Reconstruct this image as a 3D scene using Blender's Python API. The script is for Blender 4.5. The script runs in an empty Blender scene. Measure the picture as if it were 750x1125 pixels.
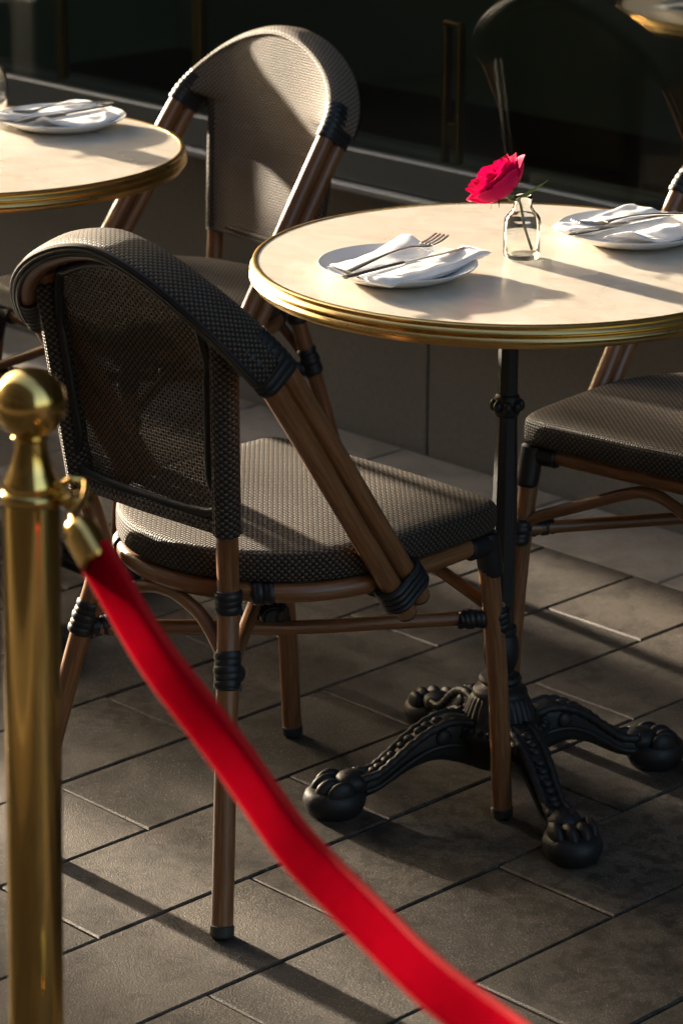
import bpy, math, random
from mathutils import Vector, Matrix
random.seed(7)
PI = math.pi
S = bpy.context.scene
COL = S.collection

# ------------------------------------------------------------------ materials
def nmat(name):
    m = bpy.data.materials.new(name); m.use_nodes = True
    nt = m.node_tree; nt.nodes.clear()
    out = nt.nodes.new('ShaderNodeOutputMaterial')
    b = nt.nodes.new('ShaderNodeBsdfPrincipled')
    nt.links.new(b.outputs[0], out.inputs[0])
    return m, nt, b, out

class N:
    def __init__(s, nt): s.nt = nt
    def n(s, t, **k):
        o = s.nt.nodes.new(t)
        for a, v in k.items(): setattr(o, a, v)
        return o
    def l(s, a, b): s.nt.links.new(a, b)
    def val(s, sock, v):
        if isinstance(v, (int, float)): sock.default_value = v
        elif isinstance(v, tuple): sock.default_value = v
        else: s.l(v, sock)
    def m(s, op, a, b=0.0, c=None, clamp=False):
        o = s.n('ShaderNodeMath', operation=op); o.use_clamp = clamp
        s.val(o.inputs[0], a); s.val(o.inputs[1], b)
        if c is not None: s.val(o.inputs[2], c)
        return o.outputs[0]
    def mix(s, f, a, b):
        o = s.n('ShaderNodeMix', data_type='RGBA')
        s.val(o.inputs[0], f); s.val(o.inputs[6], a); s.val(o.inputs[7], b)
        return o.outputs[2]
    def noise(s, vec, scale, detail=4, rough=.55, dist=0.):
        o = s.n('ShaderNodeTexNoise'); o.inputs['Scale'].default_value = scale
        o.inputs['Detail'].default_value = detail; o.inputs['Roughness'].default_value = rough
        o.inputs['Distortion'].default_value = dist
        if vec is not None: s.l(vec, o.inputs['Vector'])
        return o.outputs['Fac']
    def ramp(s, f, stops):
        o = s.n('ShaderNodeValToRGB'); e = o.color_ramp.elements
        while len(e) < len(stops): e.new(.5)
        for i, (p, c) in enumerate(stops):
            e[i].position = p; e[i].color = (c if isinstance(c, tuple) else (c, c, c)) + (() if isinstance(c, tuple) and len(c) == 4 else (1,))
        s.l(f, o.inputs[0]); return o.outputs[0]
    def mapping(s, vec, scale=(1, 1, 1), loc=(0, 0, 0)):
        o = s.n('ShaderNodeMapping'); o.inputs['Scale'].default_value = scale; o.inputs['Location'].default_value = loc
        s.l(vec, o.inputs[0]); return o.outputs[0]
    def obj(s): return s.n('ShaderNodeTexCoord').outputs['Object']
    def uv(s): return s.n('ShaderNodeTexCoord').outputs['UV']
    def bump(s, b, h, strength, dist):
        o = s.n('ShaderNodeBump'); o.inputs['Strength'].default_value = strength; o.inputs['Distance'].default_value = dist
        s.l(h, o.inputs['Height']); s.l(o.outputs[0], b.inputs['Normal'])

def c4(c): return (c[0], c[1], c[2], 1)

def weave(name, warp, weft, cell=.0046, holes=0.0, trans=0.0):
    m, nt, b, out = nmat(name); q = N(nt)
    sx = q.n('ShaderNodeSeparateXYZ'); q.l(q.uv(), sx.inputs[0])
    U = q.m('DIVIDE', sx.outputs[0], cell); V = q.m('DIVIDE', sx.outputs[1], cell)
    fu = q.m('FRACT', U); fv = q.m('FRACT', V)
    ck = q.m('MODULO', q.m('ABSOLUTE', q.m('ADD', q.m('FLOOR', U), q.m('FLOOR', V))), 2.0)
    ck = q.m('GREATER_THAN', ck, .5)
    au = q.m('SUBTRACT', 1.0, q.m('POWER', q.m('ABSOLUTE', q.m('MULTIPLY_ADD', fu, 2.0, -1.0)), 2.5))
    av = q.m('SUBTRACT', 1.0, q.m('POWER', q.m('ABSOLUTE', q.m('MULTIPLY_ADD', fv, 2.0, -1.0)), 2.5))
    su = q.m('SINE', q.m('MULTIPLY', fu, PI)); sv = q.m('SINE', q.m('MULTIPLY', fv, PI))
    h1 = q.m('MULTIPLY', q.m('POWER', au, .5), sv)      # strand along v on top
    h2 = q.m('MULTIPLY', q.m('POWER', av, .5), su)
    mh = q.n('ShaderNodeMix', data_type='FLOAT'); q.l(ck, mh.inputs[0]); q.l(h1, mh.inputs[2]); q.l(h2, mh.inputs[3]); H = mh.outputs[0]
    nz = q.noise(q.mapping(q.uv(), (260, 260, 1)), 1.0, 2)
    c = q.mix(ck, c4(warp), c4(weft))
    c = q.mix(q.m('MULTIPLY', q.m('LESS_THAN', H, .3), .8), c, (.012, .01, .009, 1))
    big = q.noise(q.mapping(q.uv(), (9, 9, 1)), 1.0, 3)
    hs = q.n('ShaderNodeHueSaturation'); q.l(c, hs.inputs['Color'])
    q.l(q.m('ADD', q.m('MULTIPLY_ADD', nz, .7, .45), q.m('MULTIPLY_ADD', big, .5, -.2)), hs.inputs['Value'])
    q.l(hs.outputs[0], b.inputs['Base Color'])
    b.inputs['Roughness'].default_value = .6
    b.inputs['Specular IOR Level'].default_value = .25
    q.bump(b, H, 1.0, .0016)
    last = b.outputs[0]
    if trans > 0:
        t = q.n('ShaderNodeBsdfTranslucent'); q.l(hs.outputs[0], t.inputs[0])
        mx = q.n('ShaderNodeMixShader'); mx.inputs[0].default_value = trans
        q.l(last, mx.inputs[1]); q.l(t.outputs[0], mx.inputs[2]); last = mx.outputs[0]
    if holes > 0:
        tr = q.n('ShaderNodeBsdfTransparent'); mx = q.n('ShaderNodeMixShader')
        q.l(q.m('LESS_THAN', H, holes), mx.inputs[0]); q.l(last, mx.inputs[1]); q.l(tr.outputs[0], mx.inputs[2]); last = mx.outputs[0]
    q.l(last, out.inputs[0])
    return m

def bamboo():
    m, nt, b, out = nmat('painted_bamboo'); q = N(nt)
    uv = q.uv()
    g = q.noise(q.mapping(uv, (420, 14, 1)), 1.0, 5, .65, .6)
    g2 = q.noise(q.mapping(uv, (60, 7, 1)), 1.0, 3)
    f = q.m('ADD', q.m('MULTIPLY', g, .75), q.m('MULTIPLY', g2, .35))
    c = q.ramp(f, [(.30, (.055, .022, .009)), (.5, (.155, .064, .024)), (.72, (.27, .125, .05))])
    q.l(c, b.inputs['Base Color']); b.inputs['Roughness'].default_value = .36
    q.l(q.m('MULTIPLY_ADD', g, .25, .24), b.inputs['Roughness'])
    q.bump(b, g, .15, .001)
    return m

def simple(name, col, rough=.5, metal=0., bump=0., bscale=60, bdist=.001, var=0., spec=.5):
    m, nt, b, out = nmat(name); q = N(nt)
    b.inputs['Base Color'].default_value = c4(col); b.inputs['Roughness'].default_value = rough; b.inputs['Metallic'].default_value = metal
    b.inputs['Specular IOR Level'].default_value = spec
    if bump or var:
        nz = q.noise(q.obj(), bscale, 5, .6)
        if bump: q.bump(b, nz, bump, bdist)
        if var:
            c = q.mix(nz, c4([x * (1 - var) for x in col]), c4([min(1, x * (1 + var)) for x in col])); q.l(c, b.inputs['Base Color'])
            q.l(q.m('MULTIPLY_ADD', nz, var * .5, rough - var * .25, clamp=True), b.inputs['Roughness'])
    return m

def brass(name, col, r0, r1, sc):
    m, nt, b, out = nmat(name); q = N(nt)
    nz = q.noise(q.mapping(q.obj(), sc), 1.0, 5, .6)
    c = q.mix(nz, c4([x * .72 for x in col]), c4(col)); q.l(c, b.inputs['Base Color'])
    b.inputs['Metallic'].default_value = 1
    q.l(q.m('MULTIPLY_ADD', nz, r1 - r0, r0), b.inputs['Roughness'])
    return m

def marble():
    m, nt, b, out = nmat('cream_marble'); q = N(nt); o = q.obj()
    a = q.noise(q.mapping(o, (16, 24, 16)), 1.0, 4, .5, 1.2)
    f = q.noise(q.mapping(o, (70, 150, 40)), 1.0, 4, .6, .4)
    big = q.noise(o, 5.0, 3)
    v = q.m('ADD', q.m('MULTIPLY', a, .7), q.m('ADD', q.m('MULTIPLY', f, .0), q.m('MULTIPLY', big, .29)))
    v = q.m('ADD', v, .05); c = q.ramp(v, [(.3, (.50, .43, .345)), (.45, (.59, .525, .44)), (.6, (.64, .58, .50)), (.75, (.69, .64, .57))])
    q.l(c, b.inputs['Base Color'])
    q.l(q.m('MULTIPLY_ADD', big, .12, .22), b.inputs['Roughness'])
    b.inputs['Specular IOR Level'].default_value = .45
    return m

def slab_mat(name, c0, c1, wet=True):
    m, nt, b, out = nmat(name); q = N(nt); o = q.obj()
    rnd = q.n('ShaderNodeNewGeometry').outputs['Random Per Island']
    base = q.mix(rnd, c4(c0), c4(c1))
    cloud = q.noise(q.mapping(o, (1, 1, .2)), 5.5, 6, .62, .3)
    base = q.mix(q.m('MULTIPLY', q.ramp(cloud, [(.40, 0.), (.66, 1.)]), .6), base, (.115, .096, .076, 1))
    sp = q.noise(o, 520, 2, .5)
    base = q.mix(q.ramp(sp, [(.60, 0.), (.68, .8)]), base, (.26, .235, .205, 1))
    base = q.mix(q.ramp(sp, [(.30, .7), (.40, 0.)]), base, (.025, .022, .02, 1))
    grit = q.noise(o, 330, 5, .75)
    mot = q.noise(q.mapping(o, (1, 1, .2), (7.1, 2.2, 0)), 15, 6, .7, .5)
    base = q.mix(q.ramp(mot, [(.36, .75 if wet else .2), (.50, 0.)]), base, (.020, .0165, .0135, 1))
    base = q.mix(q.ramp(mot, [(.58, 0.), (.72, .5 if wet else .1)]), base, (.13, .112, .092, 1))
    fleck = q.noise(q.mapping(o, (1, 1, .2), (1.7, 9.2, 0)), 95, 2, .5)
    base = q.mix(q.ramp(fleck, [(.735, 0.), (.755, .7)]), base, (.24, .215, .185, 1))
    if wet:  # dried spill stains with a shape of their own, and grime
        st = q.noise(q.mapping(o, (1, 1, 1), (3.3, 1.7, 0)), 42, 5, .6, .2)
        gx = q.n('ShaderNodeVectorMath', operation='DISTANCE'); q.l(q.mapping(o, (.8, 1, 0)), gx.inputs[0]); gx.inputs[1].default_value = (.10, -.12, 0)
        reg = q.m('SUBTRACT', q.noise(q.mapping(o, (1, 1, 1), (1.12, .1, 0)), 2.6, 2, .5), q.m('MULTIPLY_ADD', gx.outputs['Value'], .55, -.22))
        k = q.m('MULTIPLY', q.ramp(st, [(.50, 0.), (.57, 1.)]), q.ramp(reg, [(.44, 0.), (.60, .6)]))
        base = q.mix(k, base, (.016, .013, .010, 1))
    q.l(base, b.inputs['Base Color'])
    q.l(q.m('MULTIPLY_ADD', cloud, -.3, .72), b.inputs['Roughness'])
    b.inputs['Specular IOR Level'].default_value = .35
    h = q.m('ADD', q.m('MULTIPLY', grit, .7), q.m('MULTIPLY', sp, .4))
    q.bump(b, q.m('ADD', h, q.m('MULTIPLY', mot, .8)), .65, .0030)
    return m

def thin_glass(name, tint, ior=1.5, rough=0.0, extra=0.0):
    m, nt, b, out = nmat(name); q = N(nt); nt.nodes.remove(b)
    t = q.n('ShaderNodeBsdfTransparent'); t.inputs[0].default_value = c4(tint)
    g = q.n('ShaderNodeBsdfAnisotropic') if False else q.n('ShaderNodeBsdfGlossy'); g.inputs['Roughness'].default_value = rough
    lw = q.n('ShaderNodeLayerWeight'); lw.inputs[0].default_value = .5
    r0 = ((ior - 1) / (ior + 1)) ** 2
    sch = q.m('MULTIPLY_ADD', q.m('POWER', lw.outputs['Facing'], 5.0), 1 - r0, r0 + extra, clamp=True)
    mx = q.n('ShaderNodeMixShader')
    q.l(sch, mx.inputs[0]); q.l(t.outputs[0], mx.inputs[1]); q.l(g.outputs[0], mx.inputs[2])
    q.l(mx.outputs[0], out.inputs[0]); return m

def cloth(name, col, trans=.25, bscale=900, rough=.8, sheen=.2):
    m, nt, b, out = nmat(name); q = N(nt)
    b.inputs['Base Color'].default_value = c4(col); b.inputs['Roughness'].default_value = rough
    b.inputs['Sheen Weight'].default_value = sheen
    w = q.noise(q.obj(), bscale, 2); big = q.noise(q.obj(), 45, 3)
    q.bump(b, q.m('ADD', q.m('MULTIPLY', w, .25), big), .35, .0025)
    t = q.n('ShaderNodeBsdfTranslucent'); t.inputs[0].default_value = c4(col)
    mx = q.n('ShaderNodeMixShader'); mx.inputs[0].default_value = trans
    q.l(b.outputs[0], mx.inputs[1]); q.l(t.outputs[0], mx.inputs[2]); q.l(mx.outputs[0], out.inputs[0])
    return m

def velvet():
    m, nt, b, out = nmat('red_velvet'); q = N(nt)
    nz = q.noise(q.mapping(q.uv(), (60, 60, 1)), 1.0, 4, .6)
    fine = q.noise(q.mapping(q.uv(), (1400, 1400, 1)), 1.0, 2)
    c = q.mix(nz, (.27, .0011, .008, 1), (.34, .0016, .011, 1)); q.l(c, b.inputs['Base Color'])
    b.inputs['Roughness'].default_value = .8; b.inputs['Specular IOR Level'].default_value = .0; b.inputs['Sheen Weight'].default_value = .0
    b.inputs['Sheen Tint'].default_value = (1, .25, .2, 1); b.inputs['Sheen Roughness'].default_value = .35
    q.bump(b, q.m('ADD', nz, q.m('MULTIPLY', fine, .4)), .4, .0012)
    return m

def petal_mat():
    m, nt, b, out = nmat('rose_petal'); q = N(nt)
    nz = q.noise(q.obj(), 120, 4)
    c = q.mix(nz, (.47, .0015, .065, 1), (.64, .004, .105, 1)); q.l(c, b.inputs['Base Color'])
    b.inputs['Roughness'].default_value = .65; b.inputs['Specular IOR Level'].default_value = .08
    t = q.n('ShaderNodeBsdfTranslucent'); q.l(c, t.inputs[0])
    mx = q.n('ShaderNodeMixShader'); mx.inputs[0].default_value = .22
    q.l(b.outputs[0], mx.inputs[1]); q.l(t.outputs[0], mx.inputs[2]); q.l(mx.outputs[0], out.inputs[0])
    return m

M = {}
M['weave'] = weave('woven_seat', (.19, .153, .12), (.034, .026, .020), .0044)
M['weave_back'] = weave('woven_back', (.135, .108, .083), (.032, .025, .019), .0044, holes=.12, trans=.06)
M['weave_sunlit'] = weave('woven_sunlit', (.33, .272, .21), (.13, .105, .08), .0044, holes=.05, trans=.05)  # paler copy of the back weave, sunlight put into its colour
M['weave_wrap'] = weave('woven_wrap', (.125, .10, .078), (.022, .0175, .0135), .0037)
M['weave_dark'] = weave('woven_edge', (.12, .096, .074), (.020, .016, .013), .0042)
M['bamboo'] = bamboo()
M['vinyl'] = simple('black_vinyl', (.011, .0115, .013), .45, bump=.3, bscale=180, spec=.4)
M['rubber'] = simple('black_rubber', (.02, .02, .02), .6)
M['bead'] = simple('black_plastic_bead', (.010, .010, .011), .36, spec=.35)
M['brass_rim'] = brass('table_brass', (.80, .54, .20), .20, .40, (30, 30, 90))
M['brass_post'] = brass('polished_brass', (.72, .47, .15), .04, .13, (40, 40, 9))
M['brass_dull'] = brass('dull_brass', (.50, .32, .12), .3, .5, (40, 40, 40))
M['marble'] = marble()
M['iron'] = simple('cast_iron', (.014, .014, .0145), .5, bump=.5, bscale=220, bdist=.0012, var=.3, spec=.35)
M['paver'] = slab_mat('granite_paver', (.026, .021, .0165), (.070, .056, .043))
M['border'] = slab_mat('granite_border', (.30, .262, .222), (.40, .355, .305), wet=False)
M['joint'] = simple('joint_sand', (.018, .015, .012), .95, bump=.6, bscale=300, bdist=.003, var=.3)
M['street'] = simple('street_asphalt', (.05, .046, .042), .85, bump=.5, bscale=120, bdist=.004, var=.3)
M['plinth'] = simple('plinth_stone', (.21, .205, .185), .6, bump=.4, bscale=90, bdist=.002, var=.3)
M['frame_paint'] = simple('grey_green_frame_paint', (.13, .14, .132), .38, bump=.12, bscale=40, var=.15)
M['sill'] = simple('stone_sill', (.3, .3, .28), .5, var=.2, bscale=40)
M['wall_paint'] = simple('upper_wall_render', (.06, .058, .054), .8, bump=.4, bscale=50, var=.2)
M['glass'] = thin_glass('window_glass', (.78, .82, .78), 1.5, extra=.08)
def real_glass():
    m, nt, b, out = nmat('vase_glass'); nt.nodes.remove(b)
    g = nt.nodes.new('ShaderNodeBsdfGlass'); g.inputs['IOR'].default_value = 1.47; g.inputs['Roughness'].default_value = 0; g.inputs['Color'].default_value = (.98, .99, .985, 1)
    nt.links.new(g.outputs[0], out.inputs[0]); return m
M['vase_glass'] = real_glass()
M['room'] = simple('room_paint', (.45, .46, .39), .8, var=.3, bscale=3)
M['room_floor'] = simple('room_floor_wood', (.16, .075, .05), .5, var=.5, bscale=6)
M['china'] = simple('white_china', (.78, .775, .765), .16, spec=.6)
M['napkin'] = cloth('white_napkin', (.82, .83, .86), .22)
M['steel'] = simple('cutlery_steel', (.80, .79, .77), .32, metal=1., var=.1, bscale=80)
M['velvet'] = velvet()
M['stitch'] = simple('red_piping', (.38, .006, .010), .8, spec=.1)
M['petal'] = petal_mat()
M['leaf'] = simple('rose_green', (.11, .17, .04), .5, var=.3, bscale=150)
M['stem'] = simple('rose_stem', (.17, .14, .055), .5, var=.3, bscale=150)
M['facade'] = simple('brown_facade', (.04, .034, .028), .8, var=.2, bscale=2)
M['facade_win'] = simple('facade_window', (.02, .022, .025), .1)

# ------------------------------------------------------------------ mesh builder
class MB:
    def __init__(s): s.v = []; s.f = []; s.uv = []; s.mi = []
    def add(s, verts, faces, uvs=None, mi=0):
        o = len(s.v); s.v += [tuple(p) for p in verts]
        for k, f in enumerate(faces):
            s.f.append([i + o for i in f]); s.mi.append(mi)
            s.uv.append(uvs[k] if uvs else [(verts[i][0], verts[i][1]) for i in f])
    def sweep(s, pts, section, closed=False, cap=True, up=None, scale=None, mi=0, normals=None, closed_sec=True):
        """section: list of (a,b) or function(i)->list; a along side, b along up."""
        pts = [Vector(p) for p in pts]; n = len(pts)
        T = []
        for i in range(n):
            if closed: d = pts[(i + 1) % n] - pts[i - 1]
            else: d = pts[min(i + 1, n - 1)] - pts[max(i - 1, 0)]
            T.append(d.normalized())
        if normals is None:
            ref = Vector(up) if up is not None else (Vector((0, 0, 1)) if abs(T[0].z) < .9 else Vector((0, 1, 0)))
            nn = (ref - T[0] * ref.dot(T[0])).normalized(); Ns = [nn]
            for i in range(1, n):
                if up is not None:
                    r = Vector(up); k = r - T[i] * r.dot(T[i])
                    nn = k.normalized() if k.length > 1e-4 else Ns[-1]
                else:
                    q = T[i - 1].rotation_difference(T[i]); nn = q @ nn; nn = (nn - T[i] * nn.dot(T[i])).normalized()
                Ns.append(nn)
        else: Ns = [Vector(a) for a in normals]
        L = [0.]
        for i in range(1, n): L.append(L[-1] + (pts[i] - pts[i - 1]).length)
        rings = []; per = None
        for i in range(n):
            sec = section(i) if callable(section) else section
            k = scale[i] if scale else 1.
            B = T[i].cross(Ns[i])
            rings.append([pts[i] + B * (a * k) + Ns[i] * (b * k) for a, b in sec])
            if per is None or True:
                p = [0.]
                m = len(sec)
                for j in range(1, m + 1):
                    a0, b0 = sec[j - 1]; a1, b1 = sec[j % m]; p.append(p[-1] + math.hypot(a1 - a0, b1 - b0))
                if per is None: per = p
        m = len(rings[0]); V = [p for r in rings for p in r]; F = []; U = []
        cnt = n if closed else n - 1
        if closed: L.append(L[-1] + (pts[0] - pts[-1]).length)
        for i in range(cnt):
            i2 = (i + 1) % n
            for j in range(m if closed_sec else m - 1):
                j2 = (j + 1) % m
                F.append([i * m + j, i * m + j2, i2 * m + j2, i2 * m + j])
                U.append([(per[j], L[i]), (per[j + 1], L[i]), (per[j + 1], L[i + 1]), (per[j], L[i + 1])])
        if cap and not closed and closed_sec:
            F.append(list(range(m - 1, -1, -1))); U.append([(0, 0)] * m)
            F.append([(n - 1) * m + j for j in range(m)]); U.append([(0, 0)] * m)
        s.add(V, F, U, mi)
    def tube(s, pts, r, seg=14, closed=False, cap=True, mi=0, up=None):
        pts = [Vector(p) for p in pts]
        if not isinstance(r, (list, tuple)): r = [r] * len(pts)
        r = list(r)
        if cap and not closed:      # rounded ends
            d0 = (pts[0] - pts[1]).normalized(); d1 = (pts[-1] - pts[-2]).normalized()
            e = .22
            pts = [pts[0] + d0 * r[0] * 0.0] + [pts[0] - d0 * r[0] * e] + pts[1:-1] + [pts[-1] - d1 * r[-1] * e] + [pts[-1]]
            r = [r[0] * .8] + [r[0]] + r[1:-1] + [r[-1]] + [r[-1] * .8]
        sec = lambda i: [(r[i] * math.cos(2 * PI * k / seg), r[i] * math.sin(2 * PI * k / seg)) for k in range(seg)]
        s.sweep(pts, sec, closed, cap, up, mi=mi)
    def lathe(s, prof, seg=48, loc=(0, 0, 0), mi=0, rmod=None, axis=None):
        V = []; F = []; U = []; m = len(prof); loc = Vector(loc)
        R = axis or Matrix.Identity(3)
        for k in range(seg):
            a = 2 * PI * k / seg
            for j, (r, z) in enumerate(prof):
                rr = r * (rmod(a, j) if rmod else 1)
                V.append(loc + R @ Vector((rr * math.cos(a), rr * math.sin(a), z)))
        for k in range(seg):
            k2 = (k + 1) % seg
            for j in range(m - 1):
                F.append([k * m + j, k2 * m + j, k2 * m + j + 1, k * m + j + 1])
                U.append([(k / seg, prof[j][1])] * 2 + [((k + 1) / seg, prof[j + 1][1])] * 2)
        s.add(V, F, U, mi)
    def box(s, a, b, mi=0, bev=0.0):
        x0, y0, z0 = a; x1, y1, z1 = b
        if bev <= 0:
            V = [(x, y, z) for z in (z0, z1) for y in (y0, y1) for x in (x0, x1)]
            F = [[0, 2, 3, 1], [4, 5, 7, 6], [0, 1, 5, 4], [2, 6, 7, 3], [0, 4, 6, 2], [1, 3, 7, 5]]
            s.add(V, F, None, mi); return
        # chamfered box
        V = []; idx = {}
        for ix, (x, dx) in enumerate(((x0, 1), (x1, -1))):
            for iy, (y, dy) in enumerate(((y0, 1), (y1, -1))):
                for iz, (z, dz) in enumerate(((z0, 1), (z1, -1))):
                    for ax in range(3):
                        p = [x + dx * bev, y + dy * bev, z + dz * bev]
                        p[ax] = (x, y, z)[ax]
                        idx[(ix, iy, iz, ax)] = len(V); V.append(p)
        F = []
        for ax in range(3):
            o = [k for k in range(3) if k != ax]
            for sd in range(2):
                q = []
                for (u, w) in ((0, 0), (1, 0), (1, 1), (0, 1)):
                    c = [0, 0, 0]; c[ax] = sd; c[o[0]] = u; c[o[1]] = w; q.append(idx[(c[0], c[1], c[2], ax)])
                F.append(q)
        for ax in range(3):      # edges along ax
            o = [k for k in range(3) if k != ax]
            for u in range(2):
                for w in range(2):
                    c0 = [0, 0, 0]; c0[o[0]] = u; c0[o[1]] = w; c1 = list(c0); c1[ax] = 1
                    F.append([idx[(*c0, o[0])], idx[(*c1, o[0])], idx[(*c1, o[1])], idx[(*c0, o[1])]])
        for ix in range(2):
            for iy in range(2):
                for iz in range(2): F.append([idx[(ix, iy, iz, k)] for k in range(3)])
        s.add(V, F, None, mi)
    def ellipsoid(s, c, r, R=None, seg=16, rings=10, mi=0):
        c = Vector(c); R = R or Matrix.Identity(3); V = []; F = []
        for i in range(rings + 1):
            t = PI * i / rings
            for k in range(seg):
                a = 2 * PI * k / seg
                V.append(c + R @ Vector((r[0] * math.sin(t) * math.cos(a), r[1] * math.sin(t) * math.sin(a), r[2] * math.cos(t))))
        for i in range(rings):
            for k in range(seg):
                k2 = (k + 1) % seg; F.append([i * seg + k, (i + 1) * seg + k, (i + 1) * seg + k2, i * seg + k2])
        s.add(V, F, None, mi)
    def grid(s, rows, mi=0, uvf=None, uvs=None):
        n = len(rows); m = len(rows[0]); V = [p for r in rows for p in r]; F = []; U = []
        for i in range(n - 1):
            for j in range(m - 1):
                f = [i * m + j, i * m + j + 1, (i + 1) * m + j + 1, (i + 1) * m + j]; F.append(f)
                if uvs: U.append([uvs[k // m][k % m] for k in f])
                elif uvf: U.append([uvf(V[k]) for k in f])
        s.add(V, F, U or None, mi)
    def build(s, name, mats, parent=None, smooth=40, recalc=True):
        import bmesh
        me = bpy.data.meshes.new(name); me.from_pydata([tuple(v) for v in s.v], [], s.f)
        for m in (mats if isinstance(mats, (list, tuple)) else [mats]): me.materials.append(m)
        ul = me.uv_layers.new(name='UVMap'); k = 0
        flat = []
        for u in s.uv:
            for q in u: flat += [q[0], q[1]]
        ul.data.foreach_set('uv', flat)
        me.polygons.foreach_set('material_index', s.mi)
        me.validate(); me.update()
        bm = bmesh.new(); bm.from_mesh(me)
        bmesh.ops.remove_doubles(bm, verts=bm.verts, dist=1e-6)
        if recalc: bmesh.ops.recalc_face_normals(bm, faces=bm.faces)
        bm.to_mesh(me); bm.free()
        if smooth:
            me.shade_smooth() if hasattr(me, 'shade_smooth') else None
            me.set_sharp_from_angle(angle=math.radians(smooth))
        o = bpy.data.objects.new(name, me); COL.objects.link(o)
        if parent is not None: o.parent = parent
        return o

def tag(o, label=None, cat=None, group=None, kind=None):
    if label: o['label'] = label
    if cat: o['category'] = cat
    if group: o['group'] = group
    if kind: o['kind'] = kind
    return o
def thing(name, label, cat, loc=(0, 0, 0), rz=0., group=None):
    o = bpy.data.objects.new(name, None); COL.objects.link(o); o.empty_display_size = .1
    o.location = loc; o.rotation_euler = (0, 0, rz)
    return tag(o, label, cat, group)
def dup(root, loc, rz, label, group=None):
    r = root.copy(); COL.objects.link(r); r.location = loc; r.rotation_euler = (0, 0, rz); r['label'] = label
    if group: r['group'] = group
    for ch in list(root.children):
        c = ch.copy(); COL.objects.link(c); c.parent = r
        for g in list(ch.children):
            d = g.copy(); COL.objects.link(d); d.parent = c
    return r
def cr(P, n=8, closed=False):
    """Catmull-Rom through points"""
    P = [Vector(p) for p in P]; out = []; m = len(P)
    for i in range(m if closed else m - 1):
        if closed: p0, p1, p2, p3 = P[i - 1], P[i], P[(i + 1) % m], P[(i + 2) % m]
        else: p0, p1, p2, p3 = P[max(i - 1, 0)], P[i], P[i + 1], P[min(i + 2, m - 1)]
        for k in range(n):
            t = k / n
            out.append(.5 * ((2 * p1) + (p2 - p0) * t + (2 * p0 - 5 * p1 + 4 * p2 - p3) * t * t + (3 * p1 - p0 - 3 * p2 + p3) * t ** 3))
    if not closed: out.append(P[-1])
    return out
def lerp(a, b, t): return a + (b - a) * t
def coil(mb, a, b, R, r=.0034, pitch=None, sec=None, jit=.0006, seg=8):
    """strip of vinyl wound round a rod from a to b"""
    a = Vector(a); b = Vector(b); d = (b - a); L = d.length; d.normalize()
    u = d.orthogonal().normalized(); w = d.cross(u); pitch = pitch or r * 1.95
    turns = max(1.0, L / pitch); n = int(turns * 16) + 1; P = []
    for i in range(n):
        t = i / (n - 1); an = 2 * PI * turns * t
        rr = R + .0016 + random.uniform(-jit, jit) * .4 + .0007 * math.sin(an * .37 + 2)
        P.append(a + d * (L * t + .0012 * math.sin(an * .5 + 1)) + u * rr * math.cos(an) + w * rr * math.sin(an))
    mb.sweep(P, [(.0021 * math.cos(2 * PI * k / 10), r * 1.25 * math.sin(2 * PI * k / 10)) for k in range(10)], up=d)
    mb.tube([a - d * r * .7, b + d * r * .7], R + .0010, 16)

# ------------------------------------------------------------------ chair (forward = +y)
RR = .0135
XE, YE, ZE = .221, .033, .360
XW, YW, ZW = .2015, -.1833, .6932
AZ, ADY, HE = .8250, .0740, 1.17
NA, NT = Vector((0, .844, .536)), Vector((0, .98, .2))
def arch(a):
    """centre point and forward normal of the twin hoop at angle a (0 right .. PI left)"""
    c, s_ = math.cos(a), max(math.sin(a), 0.); h = s_ ** HE
    p = Vector((XW * math.copysign(abs(c) ** HE, c), YW - ADY * (1 - (1 - h) ** 1.6), ZW + (AZ - ZW) * h))
    return p, NA.lerp(NT, s_)
def hoop_path(off=0., n=44):
    """twin-hoop line from the right rod end over the top to the left one, with its forward normals"""
    P = []; Q = []; A0 = Vector((XE, YE, ZE)); W0 = Vector((XW, YW, ZW))
    for i in range(10): P.append(A0.lerp(W0, i / 10)); Q.append(NA)
    for i in range(n + 1):
        p, q = arch(PI * i / n); P.append(p); Q.append(q)
    for i in range(9, -1, -1):
        q = P[i]; P.append(Vector((-q.x, q.y, q.z))); Q.append(NA)
    for _ in range(3):
        P = [P[0]] + [(P[i - 1] + P[i] * 2 + P[i + 1]) / 4 for i in range(1, len(P) - 1)] + [P[-1]]
    Nn = []
    for i, q in enumerate(Q):
        t = (P[min(i + 1, len(P) - 1)] - P[max(i - 1, 0)]).normalized(); Nn.append((q - t * t.dot(q)).normalized())
    return [p + q * off for p, q in zip(P, Nn)], Nn

def smooth_path(P, it=3):
    for _ in range(it):
        P = [P[0]] + [(P[i - 1] + P[i] * 2 + P[i + 1]) / 4 for i in range(1, len(P) - 1)] + [P[-1]]
    return P

def post_xyz(z):
    """centre of the right back post"""
    k = [(0, .184, -.262), (.30, .132, -.200), (.375, .116, -.182), (.42, .114, -.180), (.495, .130, -.197), (.71, .150, -.2187), (.80, .158, -.228)]
    for (z0, x0, y0), (z1, x1, y1) in zip(k, k[1:]):
        if z <= z1:
            t = (z - z0) / (z1 - z0); return lerp(x0, x1, t), lerp(y0, y1, t)
    return k[-1][1:]

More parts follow.
